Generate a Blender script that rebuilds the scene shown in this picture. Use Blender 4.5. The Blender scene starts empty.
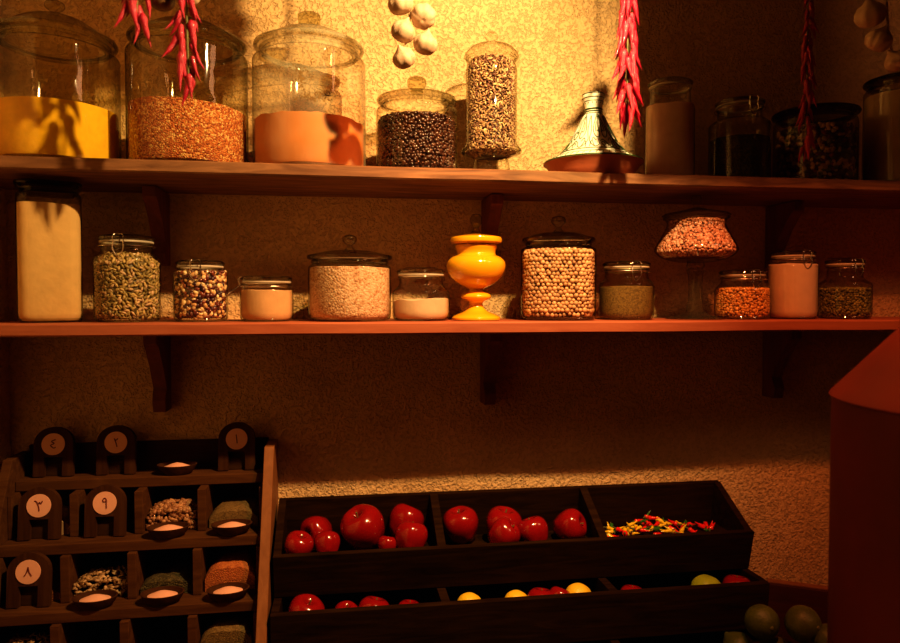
import bpy, bmesh, math, random
import numpy as np
from mathutils import Vector, Matrix, noise
random.seed(7); R = math.radians; PI = math.pi
S = bpy.context.scene; C = S.collection
EYE = 1.35; F = 700.0; YAW = R(8.6); PIT = math.atan(21.5/F)
WALL = 1.55; SF = 1.30                     # back wall plane, shelf front plane

# ---------------------------------------------------------------- camera
cam = bpy.data.cameras.new('camera'); co = bpy.data.objects.new('camera', cam); C.objects.link(co)
cam.sensor_width = 36; cam.lens = F/900*36; cam.clip_start = .02
co.location = (0, 0, EYE); co.rotation_euler = (PI/2-PIT, 0, -YAW)
cam.dof.use_dof = True; cam.dof.focus_distance = 1.36; cam.dof.aperture_fstop = 3.2
S.camera = co
MC = Matrix.Rotation(-YAW, 3, 'Z') @ Matrix.Rotation(PI/2-PIT, 3, 'X')
def at(px, py, Y):                         # photo position at a real depth Y -> world point
    d = MC @ Vector(((px-450)/F, -(py-321.5)/F, -1)); return Vector((0, 0, EYE)) + d*(Y/d.y)
def dep(px, Y):                            # distance along the lens axis
    p = at(px, 321.5, Y); return p.x*math.sin(YAW)+p.y*math.cos(YAW)
def rad(px, w, Y): return w*dep(px, Y)/F
ZU = at(0, 155, SF).z; ZL = at(0, 324, SF).z; TH = .023

# ---------------------------------------------------------------- materials
def new_mat(name):
    m = bpy.data.materials.new(name); m.use_nodes = True; nt = m.node_tree; nt.nodes.clear()
    return m, nt, nt.nodes, nt.links
def ramp(N, stops):
    r = N.new('ShaderNodeValToRGB'); e = r.color_ramp.elements
    e[0].position, e[0].color = stops[0][0], (*stops[0][1], 1); e[1].position, e[1].color = stops[-1][0], (*stops[-1][1], 1)
    for p, c in stops[1:-1]:
        k = e.new(p); k.color = (*c, 1)
    return r
def simple(name, col, rough=.6, scale=30, var=.25, bump=.0, metal=0, kind='noise', sss=0, stretch=(1,1,1), coat=0, bscale=None):
    m, nt, N, L = new_mat(name)
    o = N.new('ShaderNodeOutputMaterial'); b = N.new('ShaderNodeBsdfPrincipled'); L.new(b.outputs[0], o.inputs[0])
    tc = N.new('ShaderNodeTexCoord'); mp = N.new('ShaderNodeMapping'); L.new(tc.outputs['Object'], mp.inputs[0]); mp.inputs['Scale'].default_value = stretch
    if kind == 'noise':
        t = N.new('ShaderNodeTexNoise'); t.inputs['Detail'].default_value = 6; fac = t.outputs[0]
    else:
        t = N.new('ShaderNodeTexVoronoi'); fac = t.outputs['Distance']
    t.inputs['Scale'].default_value = scale; L.new(mp.outputs[0], t.inputs['Vector'])
    lo = tuple(c*(1-var) for c in col); hi = tuple(min(1, c*(1+var)) for c in col)
    r = ramp(N, [(.3, lo), (.7, hi)]); L.new(fac, r.inputs[0]); L.new(r.outputs[0], b.inputs['Base Color'])
    b.inputs['Roughness'].default_value = rough; b.inputs['Metallic'].default_value = metal
    if coat: b.inputs['Coat Weight'].default_value = coat; b.inputs['Coat Roughness'].default_value = .08
    if sss: b.inputs['Subsurface Weight'].default_value = sss; b.inputs['Subsurface Radius'].default_value = (.01,.005,.003)
    if bump:
        bn = N.new('ShaderNodeTexNoise'); bn.inputs['Scale'].default_value = bscale or scale*2; bn.inputs['Detail'].default_value = 5
        L.new(mp.outputs[0], bn.inputs['Vector'])
        bp = N.new('ShaderNodeBump'); bp.inputs['Strength'].default_value = bump; bp.inputs['Distance'].default_value = .003
        L.new(bn.outputs[0], bp.inputs['Height']); L.new(bp.outputs[0], b.inputs['Normal'])
    return m
def plaster(name, c1, c2):
    m, nt, N, L = new_mat(name)
    o = N.new('ShaderNodeOutputMaterial'); b = N.new('ShaderNodeBsdfPrincipled'); L.new(b.outputs[0], o.inputs[0])
    tc = N.new('ShaderNodeTexCoord'); co_ = tc.outputs['Object']
    n = N.new('ShaderNodeTexNoise'); n.inputs['Scale'].default_value = 5; n.inputs['Detail'].default_value = 8; L.new(co_, n.inputs['Vector'])
    r = ramp(N, [(.3, c1), (.7, c2)]); L.new(n.outputs[0], r.inputs[0])
    # worm-like pits of rough-cast plaster
    w = N.new('ShaderNodeTexNoise'); w.inputs['Scale'].default_value = 150; w.inputs['Detail'].default_value = 3; w.inputs['Distortion'].default_value = .6
    L.new(co_, w.inputs['Vector'])
    v = N.new('ShaderNodeTexVoronoi'); v.inputs['Scale'].default_value = 190; v.feature = 'SMOOTH_F1'; L.new(co_, v.inputs['Vector'])
    wr = ramp(N, [(.36, (0,0,0)), (.5, (.8,.8,.8)), (.7, (1,1,1))]); L.new(w.outputs[0], wr.inputs[0])
    mx = N.new('ShaderNodeMath'); mx.operation = 'MULTIPLY_ADD'; mx.inputs[1].default_value = .5; L.new(v.outputs['Distance'], mx.inputs[0]); L.new(wr.outputs[0], mx.inputs[2])
    bp = N.new('ShaderNodeBump'); bp.inputs['Strength'].default_value = .9; bp.inputs['Distance'].default_value = .0036
    L.new(mx.outputs[0], bp.inputs['Height']); L.new(bp.outputs[0], b.inputs['Normal'])
    dk = N.new('ShaderNodeMix'); dk.data_type = 'RGBA'; dk.blend_type = 'MULTIPLY'; dk.inputs['Factor'].default_value = .12
    L.new(r.outputs[0], dk.inputs[6]); L.new(wr.outputs[0], dk.inputs[7]); L.new(dk.outputs[2], b.inputs['Base Color'])
    b.inputs['Roughness'].default_value = .9
    return m
def wood(name, c1, c2, rough=.6, axis='X', scale=14, bump=.3, spec=.35):
    m, nt, N, L = new_mat(name)
    o = N.new('ShaderNodeOutputMaterial'); b = N.new('ShaderNodeBsdfPrincipled'); L.new(b.outputs[0], o.inputs[0])
    tc = N.new('ShaderNodeTexCoord'); mp = N.new('ShaderNodeMapping'); L.new(tc.outputs['Object'], mp.inputs[0])
    mp.inputs['Scale'].default_value = {'X': (.12,1,1), 'Y': (1,.12,1), 'Z': (1,1,.12)}[axis]
    n = N.new('ShaderNodeTexNoise'); n.inputs['Scale'].default_value = scale*4; n.inputs['Detail'].default_value = 9; n.inputs['Distortion'].default_value = 1.2
    L.new(mp.outputs[0], n.inputs['Vector'])
    r = ramp(N, [(.28, c1), (.5, tuple((a+d)/2 for a, d in zip(c1, c2))), (.72, c2)]); L.new(n.outputs[0], r.inputs[0]); L.new(r.outputs[0], b.inputs['Base Color'])
    bp = N.new('ShaderNodeBump'); bp.inputs['Strength'].default_value = bump; bp.inputs['Distance'].default_value = .002
    L.new(n.outputs[0], bp.inputs['Height']); L.new(bp.outputs[0], b.inputs['Normal'])
    b.inputs['Roughness'].default_value = rough; b.inputs['Specular IOR Level'].default_value = spec
    return m
def glass(name, tint=(.98,.98,.95), edge=(.46,.43,.3), dust=0.0):
    m, nt, N, L = new_mat(name)
    o = N.new('ShaderNodeOutputMaterial')
    tr = N.new('ShaderNodeBsdfTransparent'); gl = N.new('ShaderNodeBsdfGlossy'); gl.inputs['Roughness'].default_value = .04
    lw = N.new('ShaderNodeLayerWeight'); lw.inputs['Blend'].default_value = .5
    rc = ramp(N, [(.45, tint), (.93, edge)]); L.new(lw.outputs['Facing'], rc.inputs[0]); L.new(rc.outputs[0], tr.inputs[0])
    f0 = N.new('ShaderNodeLayerWeight'); f0.inputs['Blend'].default_value = .5     # 1-|cos|, then Schlick
    pw = N.new('ShaderNodeMath'); pw.operation = 'POWER'; pw.inputs[1].default_value = 5; L.new(f0.outputs['Facing'], pw.inputs[0])
    fr = N.new('ShaderNodeMath'); fr.operation = 'MULTIPLY_ADD'; fr.inputs[1].default_value = .7; fr.inputs[2].default_value = .05; L.new(pw.outputs[0], fr.inputs[0])
    # slightly wavy blown glass
    tc = N.new('ShaderNodeTexCoord'); nz = N.new('ShaderNodeTexNoise'); nz.inputs['Scale'].default_value = 9; L.new(tc.outputs['Object'], nz.inputs['Vector'])
    bp = N.new('ShaderNodeBump'); bp.inputs['Strength'].default_value = .25; bp.inputs['Distance'].default_value = .01; L.new(nz.outputs[0], bp.inputs['Height'])
    L.new(bp.outputs[0], gl.inputs['Normal'])
    mx = N.new('ShaderNodeMixShader'); L.new(fr.outputs[0], mx.inputs[0]); L.new(tr.outputs[0], mx.inputs[1]); L.new(gl.outputs[0], mx.inputs[2])
    out = mx
    if dust:
        df = N.new('ShaderNodeBsdfDiffuse'); df.inputs[0].default_value = (.8,.72,.5,1)
        n2 = N.new('ShaderNodeTexNoise'); n2.inputs['Scale'].default_value = 14; n2.inputs['Detail'].default_value = 6; L.new(tc.outputs['Object'], n2.inputs['Vector'])
        r2 = ramp(N, [(.35, (dust*.4,)*3), (.75, (dust*1.8,)*3)]); L.new(n2.outputs[0], r2.inputs[0])
        m2 = N.new('ShaderNodeMixShader'); L.new(r2.outputs[0], m2.inputs[0]); L.new(mx.outputs[0], m2.inputs[1]); L.new(df.outputs[0], m2.inputs[2]); out = m2
    L.new(out.outputs[0], o.inputs[0])
    return m
def grain_mat(name, rough=.5, coat=0):
    m, nt, N, L = new_mat(name)
    o = N.new('ShaderNodeOutputMaterial'); b = N.new('ShaderNodeBsdfPrincipled'); L.new(b.outputs[0], o.inputs[0])
    a = N.new('ShaderNodeVertexColor'); a.layer_name = 'Col'; L.new(a.outputs[0], b.inputs['Base Color'])
    b.inputs['Roughness'].default_value = rough; b.inputs['Coat Weight'].default_value = coat
    return m
def speckle(name, stops, scale, bump=.6, rough=.8):
    m, nt, N, L = new_mat(name)
    o = N.new('ShaderNodeOutputMaterial'); b = N.new('ShaderNodeBsdfPrincipled'); L.new(b.outputs[0], o.inputs[0])
    tc = N.new('ShaderNodeTexCoord'); v = N.new('ShaderNodeTexVoronoi'); v.inputs['Scale'].default_value = scale; L.new(tc.outputs['Object'], v.inputs['Vector'])
    sp = N.new('ShaderNodeSeparateColor'); L.new(v.outputs['Color'], sp.inputs[0])
    r = ramp(N, stops); L.new(sp.outputs[0], r.inputs[0]); L.new(r.outputs[0], b.inputs['Base Color'])
    bp = N.new('ShaderNodeBump'); bp.invert = True; bp.inputs['Strength'].default_value = bump; bp.inputs['Distance'].default_value = .003
    L.new(v.outputs['Distance'], bp.inputs['Height']); L.new(bp.outputs[0], b.inputs['Normal']); b.inputs['Roughness'].default_value = rough
    return m

M = dict(
    wall=plaster('ochre_plaster', (.66,.42,.19), (.84,.58,.29)),
    shelf_u=wood('brown_shelf_wood', (.10,.038,.015), (.32,.15,.065)),
    shelf_l=wood('red_shelf_wood', (.31,.08,.035), (.42,.13,.06), bump=.1),
    bracket=wood('bracket_wood', (.13,.035,.018), (.22,.06,.03), axis='Z'),
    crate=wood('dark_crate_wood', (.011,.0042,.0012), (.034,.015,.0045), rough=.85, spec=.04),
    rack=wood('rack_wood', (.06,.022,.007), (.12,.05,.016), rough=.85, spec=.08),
    rack_dark=wood('rack_dark_wood', (.03,.012,.005), (.06,.027,.01), rough=.85, spec=.05),
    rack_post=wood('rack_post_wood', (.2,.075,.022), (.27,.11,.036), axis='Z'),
    flap=wood('flap_wood', (.04,.014,.005), (.075,.03,.01), rough=.8, spec=.08, axis='Z'),
    board=wood('dark_red_board', (.045,.010,.005), (.08,.018,.010)),
    table=wood('table_wood', (.12,.05,.02), (.22,.1,.04)),
    can=simple('red_tin', (.15,.014,.004), rough=.65, scale=5, var=.35, bump=.15),
    glass=glass('jar_glass'), glass_d=glass('dusty_jar_glass', dust=.10), glass_g=glass('greenish_jar_glass', (.93,.92,.8), (.38,.36,.24)),
    glass_dark=glass('dark_lid_glass', (.55,.5,.36), (.2,.18,.1)),
    glass_s=glass('stem_glass', (.86,.84,.74), (.3,.26,.16), dust=.02), glass_k=glass('knob_glass', (.8,.78,.62), (.35,.3,.18)),  # stem's dust film is painted in to read as brighter reflection
    gasket=simple('rubber_seal', (.45,.38,.28), rough=.7),
    wire=simple('wire_steel', (.6,.55,.48), rough=.25, metal=1, var=.1),
    turmeric=simple('yellow_powder', (.88,.5,.02), rough=.95, bump=.25, var=.08, scale=60),
    paprika=simple('orange_powder', (.62,.2,.035), rough=.95, bump=.2, var=.12, scale=12),
    redgrain=speckle('red_brown_grain', [(0,(.22,.05,.02)),(.4,(.5,.13,.04)),(.7,(.6,.2,.06)),(1,(.85,.55,.25))], 330, bump=.9),
    white=simple('cream_flour', (.76,.48,.24), rough=.95, bump=.3, var=.07, scale=40),
    beige=simple('beige_powder', (.6,.36,.18), rough=.95, bump=.2, var=.08, scale=40),
    pinkp=simple('pinkish_powder', (.62,.4,.28), rough=.95, bump=.2, var=.08, scale=40),
    palep=simple('pale_flour', (.64,.47,.32), rough=.95, bump=.2, var=.06, scale=40),
    speck=speckle('speckled_pink_salt', [(0,(.35,.15,.06)),(.1,(.5,.28,.15)),(.5,(.66,.42,.26)),(1,(.74,.54,.37))], 260, bump=.5),
    olive=speckle('olive_ground_herbs', [(0,(.09,.05,.013)),(.5,(.17,.105,.03)),(1,(.24,.15,.045))], 500, bump=.4),
    herb=speckle('dark_green_herbs', [(0,(.03,.022,.008)),(.5,(.075,.058,.016)),(1,(.13,.10,.032))], 350, bump=.8),
    orange_meal=speckle('orange_ground_spice', [(0,(.3,.08,.02)),(.5,(.42,.12,.03)),(1,(.5,.17,.04))], 400, bump=.5),
    grain=grain_mat('grain'), grain_s=grain_mat('shiny_grain', .28, .3),
    yellow=simple('yellow_glaze', (.85,.4,.012), rough=.12, var=.06, scale=10, coat=.6),
    tag_white=simple('ivory_glaze', (.92,.86,.7), rough=.5, var=.05),
    tag_green=simple('dark_green_paint', (.05,.09,.025), rough=.35, var=.2),
    terracotta=simple('terracotta', (.5,.14,.06), rough=.55, var=.12, bump=.1),
    garlic=simple('garlic_skin', (.5,.34,.22), rough=.55, scale=40, var=.14, bump=.3, stretch=(1,1,.2), sss=.1),
    onion=simple('brown_onion_skin', (.1,.05,.02), rough=.35, scale=40, var=.3, stretch=(1,1,.2)),
    cord=simple('twine', (.45,.3,.15), rough=.9, scale=200, bump=.5),
    stemg=simple('dry_green_stem', (.14,.14,.04), rough=.7),
    chili=simple('dried_red_chili', (.40,.008,.035), rough=.34, var=.5, scale=50, bump=.4, coat=.3),
    chili_r=simple('red_chili', (.8,.02,.015), rough=.22, var=.2, coat=.4),
    chili_y=simple('yellow_chili', (.9,.6,.02), rough=.22, var=.1, coat=.4),
    chili_g=simple('green_chili', (.04,.16,.02), rough=.25, var=.2, coat=.4),
    lemon=simple('lemon_skin', (.88,.58,.03), rough=.4, var=.06, bump=.35, scale=60, bscale=250),
    lime_shaded=simple('shaded_lime_skin', (.07,.085,.008), rough=.5, var=.3, bump=.3, scale=30, bscale=250),  # darker copy of the lime skin, shade put into the colour
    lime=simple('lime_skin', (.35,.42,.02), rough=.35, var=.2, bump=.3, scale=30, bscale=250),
    disc=simple('pink_paper_disc', (.78,.42,.3), rough=.8, var=.06), ink=simple('dark_red_ink', (.12,.01,.01), rough=.7),
    mark=simple('brown_residue', (.2,.11,.03), rough=.9),
    herbs=simple('dried_herbs', (.16,.14,.05), rough=.9, var=.4),
    metal=simple('black_lamp_metal', (.03,.03,.03), rough=.4, metal=.8),
    floor=simple('clay_floor', (.2,.09,.04), rough=.8, scale=6, bump=.2),
    ceil=simple('dark_ceiling_plaster', (.2,.12,.06), rough=.9, scale=6, bump=.2),
)
def apple_mat():
    m, nt, N, L = new_mat('red_apple_skin')
    o = N.new('ShaderNodeOutputMaterial'); b = N.new('ShaderNodeBsdfPrincipled'); L.new(b.outputs[0], o.inputs[0])
    tc = N.new('ShaderNodeTexCoord'); mp = N.new('ShaderNodeMapping'); mp.inputs['Scale'].default_value = (1,1,.18); L.new(tc.outputs['Object'], mp.inputs[0])
    n = N.new('ShaderNodeTexNoise'); n.inputs['Scale'].default_value = 90; n.inputs['Detail'].default_value = 6; L.new(mp.outputs[0], n.inputs['Vector'])
    r = ramp(N, [(.3,(.17,.003,.006)), (.6,(.30,.008,.008)), (.8,(.42,.04,.015))]); L.new(n.outputs[0], r.inputs[0]); L.new(r.outputs[0], b.inputs['Base Color'])
    b.inputs['Roughness'].default_value = .18; b.inputs['Coat Weight'].default_value = .5; b.inputs['Coat Roughness'].default_value = .06
    return m
M['apple'] = apple_mat()

# ---------------------------------------------------------------- mesh helpers
def obj(name, bm, mat, parent=None, smooth=True, loc=None):
    me = bpy.data.meshes.new(name); bmesh.ops.recalc_face_normals(bm, faces=bm.faces); bm.to_mesh(me); bm.free()
    if smooth:
        me.polygons.foreach_set('use_smooth', [True]*len(me.polygons))
        try: me.set_sharp_from_angle(angle=R(40))
        except Exception: pass
    me.materials.append(mat)
    o = bpy.data.objects.new(name, me); C.objects.link(o)
    if parent: o.parent = parent
    if loc is not None: o.location = loc
    return o
def tag(o, label, cat, group=None, kind=None):
    o['label'] = label; o['category'] = cat
    if group: o['group'] = group
    if kind: o['kind'] = kind
    return o
def thing(name, label, cat, loc=(0,0,0), rz=0, group=None):
    o = bpy.data.objects.new(name, None); o.empty_display_size = .05; C.objects.link(o)
    o.location = loc; o.rotation_euler = (0, 0, rz); return tag(o, label, cat, group)
def struct(name, bm, mat, smooth=False):
    o = obj(name, bm, mat, smooth=smooth); o['kind'] = 'structure'; o['label'] = STR[name][0]; o['category'] = STR[name][1]; return o
STR = {'wall_back': ('rough ochre plaster wall behind the shelves and crates', 'wall'), 'wall_left': ('rough plaster side wall at the left end of the shelves', 'wall'),
       'wall_right': ('dim plaster side wall beyond the red can', 'wall'), 'floor': ('dark clay floor below the counter', 'floor'), 'ceiling': ('dark ceiling above the shelves', 'ceiling')}
def dup(root, loc, rot=None, scale=None, label=None):
    r = root.copy(); C.objects.link(r); r.location = loc
    if rot is not None: r.rotation_euler = rot
    if scale is not None: r.scale = scale
    if label: r['label'] = label
    for ch in list(root.children):
        c = ch.copy(); C.objects.link(c); c.parent = r
        for g in ch.children:
            d = g.copy(); C.objects.link(d); d.parent = c
    return r
def box(bm, x0, x1, y0, y1, z0, z1, bev=0, mtx=None):
    r = bmesh.ops.create_cube(bm, size=1); vs = r['verts']
    for v in vs: v.co = Vector((x0+(v.co.x+.5)*(x1-x0), y0+(v.co.y+.5)*(y1-y0), z0+(v.co.z+.5)*(z1-z0)))
    if bev:
        es = list({e for v in vs for e in v.link_edges})
        q = bmesh.ops.bevel(bm, geom=es, offset=bev, segments=2, affect='EDGES', profile=.5); vs = [v for v in q['verts']] + [v for v in vs if v.is_valid]
        vs = list({v for f in q['faces'] for v in f.verts} | {v for v in vs if v.is_valid})
    if mtx is not None: bmesh.ops.transform(bm, matrix=mtx, verts=list(set(vs)))
    return vs
def lathe(bm, prof, seg=48, n=2.0, closed_ends=False, c=(0,0,0), sx=1, sy=1):
    """prof: list of (r, z); n>2 gives a rounded-square cross-section"""
    rings = []
    for r, z in prof:
        if r < 1e-6: rings.append([bm.verts.new((c[0], c[1], c[2]+z))]); continue
        ring = []
        for k in range(seg):
            a = 2*PI*(k+.5)/seg; ca, sa = math.cos(a), math.sin(a)
            q = 1 if n == 2 else (abs(ca)**n+abs(sa)**n)**(-1/n)
            ring.append(bm.verts.new((c[0]+r*q*ca*sx, c[1]+r*q*sa*sy, c[2]+z)))
        rings.append(ring)
    for a, b in zip(rings, rings[1:]):
        for k in range(seg):
            k2 = (k+1) % seg
            if len(a) == 1 and len(b) == 1: continue
            if len(a) == 1: bm.faces.new((a[0], b[k], b[k2]))
            elif len(b) == 1: bm.faces.new((a[k], a[k2], b[0]))
            else: bm.faces.new((a[k], a[k2], b[k2], b[k]))
def spline(pts, k=6):
    out = []; P = [pts[0]]+list(pts)+[pts[-1]]
    for i in range(1, len(P)-2):
        for t in range(k):
            t /= k; a, b, c, d = P[i-1], P[i], P[i+1], P[i+2]
            out.append(tuple(.5*((2*b[j])+(-a[j]+c[j])*t+(2*a[j]-5*b[j]+4*c[j]-d[j])*t*t+(-a[j]+3*b[j]-3*c[j]+d[j])*t**3) for j in range(len(b))))
    out.append(tuple(P[-2])); return out
def tube(bm, pts, rs, seg=8, caps=True):
    pts = [Vector(p) for p in pts]
    if not hasattr(rs, '__len__'): rs = [rs]*len(pts)
    up = None; rings = []
    for i, p in enumerate(pts):
        d = (pts[min(i+1, len(pts)-1)]-pts[max(i-1, 0)]).normalized()
        if up is None: up = d.orthogonal().normalized()
        up = (up-d*up.dot(d)).normalized(); s = d.cross(up)
        rings.append([bm.verts.new(p+(up*math.cos(2*PI*k/seg)+s*math.sin(2*PI*k/seg))*max(rs[i], 1e-4)) for k in range(seg)])
    for a, b in zip(rings, rings[1:]):
        for k in range(seg): bm.faces.new((a[k], a[(k+1) % seg], b[(k+1) % seg], b[k]))
    if caps: bm.faces.new(rings[0][::-1]); bm.faces.new(rings[-1])
def torus(bm, r, z, t, seg=48, n=2.0, ts=8):
    prof = [(r+t*math.cos(2*PI*k/ts), z+t*math.sin(2*PI*k/ts)) for k in range(ts+1)]
    lathe(bm, prof, seg, n)

# grains: many small seeds merged into one heap mesh, coloured per seed
def ico(sub):
    b = bmesh.new(); bmesh.ops.create_icosphere(b, subdivisions=sub, radius=1); b.verts.ensure_lookup_table()
    v = np.array([x.co[:] for x in b.verts]); f = np.array([[q.index for q in p.verts] for p in b.faces]); b.free(); return v, f
ICO1, ICO2 = ico(1), ico(2)
def grains(name, pts, nrm, dims, cols, mat, loc=(0,0,0), base=None, jit=.25, sub=2, flat=.6, seed=1):
    """pts/nrm lists of Vector; dims (a,b,c) seed half axes; cols weighted list; base: optional lathe profile core"""
    rng = np.random.default_rng(seed); V, Fc = (ICO2 if sub == 2 else ICO1)
    av, af, ac = [], [], []; off = 0
    if base is not None:
        b = bmesh.new(); lathe(b, base[0], 32, base[1]); bmesh.ops.triangulate(b, faces=b.faces); b.verts.index_update()
        bv = np.array([v.co[:] for v in b.verts]); bf = np.array([[q.index for q in p.verts] for p in b.faces]); b.free()
        av.append(bv); af.append(bf); c0 = np.array(cols[0])*.35; ac.append(np.tile(c0, (len(bv), 1))); off = len(bv)
    for p, nn in zip(pts, nrm):
        n_ = np.array(nn); n_ = n_+rng.normal(0, flat*.5, 3); n_ /= np.linalg.norm(n_)
        t = rng.normal(0, 1, 3); t -= t.dot(n_)*n_; t /= np.linalg.norm(t); s = np.cross(n_, t)
        k = 1+rng.uniform(-jit, jit); Mx = np.stack([t*dims[0]*k, s*dims[1]*k, n_*dims[2]*k])
        av.append(V@Mx+np.array(p)); af.append(Fc+off); off += len(V)
        c = np.array(cols[rng.integers(len(cols))])*rng.uniform(.75, 1.2); ac.append(np.tile(np.clip(c, 0, 1), (len(V), 1)))
    v = np.concatenate(av); f = np.concatenate(af); c = np.concatenate(ac)
    me = bpy.data.meshes.new(name); me.from_pydata(v.tolist(), [], f.tolist())
    a = me.color_attributes.new('Col', 'FLOAT_COLOR', 'POINT'); a.data.foreach_set('color', np.concatenate([c, np.ones((len(c), 1))], 1).ravel())
    me.polygons.foreach_set('use_smooth', [True]*len(me.polygons)); me.materials.append(mat)
    o = bpy.data.objects.new(name, me); C.objects.link(o); o.location = loc; return o
def heap_points(prof, n, spacing, seed=1, jit=.42):
    """points over a lathed profile's side and flat top"""
    rnd = random.Random(seed); P, Nn = [], []
    for (r0, z0), (r1, z1) in zip(prof, prof[1:]):
        L_ = math.hypot(r1-r0, z1-z0); rm = (r0+r1)/2
        nrow = max(1, round(L_/(spacing*.87)))
        cells = [((j+.5)/nrow, (k+.5*(j % 2))/max(1, int(2*PI*(r0+(r1-r0)*(j+.5)/nrow)/spacing))) for j in range(nrow) for k in range(max(1, int(2*PI*(r0+(r1-r0)*(j+.5)/nrow)/spacing)))]
        for tt, aa in cells:
            t = min(1, max(0, tt+rnd.uniform(-jit, jit)/nrow)); a = 2*PI*aa+rnd.uniform(-jit, jit)*spacing/max(rm, .003); r = r0+(r1-r0)*t; z = z0+(z1-z0)*t
            ca, sa = math.cos(a), math.sin(a); q = 1 if n == 2 else (abs(ca)**n+abs(sa)**n)**(-1/n)
            if sa > .35 and z1 != z0: continue     # the far side against the wall needs no seeds
            P.append(Vector((r*q*ca, r*q*sa, z))); nn = Vector(((z1-z0)*ca, (z1-z0)*sa, -(r1-r0))); Nn.append(nn.normalized())
    return P, Nn

# ---------------------------------------------------------------- room shell
XL, XR = at(8, 300, WALL).x, 2.4
bm = bmesh.new(); box(bm, XL-.1, XR+.1, WALL, WALL+.1, 0, 2.6); struct('wall_back', bm, M['wall'])
bm = bmesh.new(); box(bm, XL-.1, XL, -1.6, WALL, 0, 2.6); struct('wall_left', bm, M['wall'])
bm = bmesh.new(); box(bm, XR, XR+.1, -1.6, WALL, 0, 2.6); struct('wall_right', bm, M['wall'])
bm = bmesh.new(); box(bm, XL-.1, XR+.1, -1.6, WALL+.1, -.1, 0); struct('floor', bm, M['floor'])
bm = bmesh.new(); box(bm, XL-.1, XR+.1, -1.6, WALL+.1, 2.6, 2.7); struct('ceiling', bm, M['ceil'])

# ---------------------------------------------------------------- shelves and brackets
def shelf(z, mat, label, seed):
    bm = bmesh.new(); n = 60; x0, x1 = XL+.002, 2.1; rows = []
    rnd = random.Random(seed)
    for i in range(n+1):
        x = x0+(x1-x0)*i/n; dy = noise.noise(Vector((x*5, seed, 0)))*.004; dz = noise.noise(Vector((x*4, seed+9, 0)))*.0016
        rows.append([bm.verts.new(p) for p in ((x, WALL-.001, z), (x, SF+dy+.003, z), (x, SF+dy, z-.003+dz), (x, SF+dy, z-TH+.003+dz), (x, SF+dy+.003, z-TH+dz), (x, WALL-.001, z-TH))])
    for a, b in zip(rows, rows[1:]):
        for k in range(6): bm.faces.new((a[k], b[k], b[(k+1) % 6], a[(k+1) % 6]))
    bm.faces.new(rows[0]); bm.faces.new(rows[-1])
    return tag(obj('wall_shelf', bm, mat), label, 'shelf', 'long wooden wall shelves')
shelf(ZU, M['shelf_u'], 'long brown plank shelf, the upper one, under the big jars and the tagine', 1)
shelf(ZL, M['shelf_l'], 'long reddish plank shelf, the lower one, under the yellow urn and chickpea jar', 2)
def bracket(px, z, h, label):
    x = at(px, 300, WALL-.1).x; t = .013; d = .11
    bm = bmesh.new()
    prof = [(0, 0), (-d, 0), (-d, -.022), (-d*.86, -.03), (-d*.6, -h*.42), (-d*.34, -h*.7), (-.05, -h*.85), (-.045, -h), (0, -h)]
    A = [bm.verts.new((x-t, WALL-.0015+p[0], z+p[1])) for p in prof]; B = [bm.verts.new((x+t, WALL-.0015+p[0], z+p[1])) for p in prof]
    bm.faces.new(A); bm.faces.new(B[::-1])
    for k in range(len(A)):
        k2 = (k+1) % len(A); bm.faces.new((A[k], B[k], B[k2], A[k2]))
    bmesh.ops.bevel(bm, geom=list(bm.edges), offset=.0015, segments=1, affect='EDGES')
    tag(obj('shelf_bracket', bm, M['bracket'], smooth=False), label, 'bracket', 'wooden shelf brackets')
for px, w in ((152, 'left'), (496, 'middle'), (795, 'right')):
    bracket(px, ZU-TH-.0015, .15, 'dark red wooden bracket under the upper shelf, the %s of its three' % w)
    bracket(px-1, ZL-TH-.0015, .165, 'dark red wooden bracket under the lower shelf, the %s of its three' % w)

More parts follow.
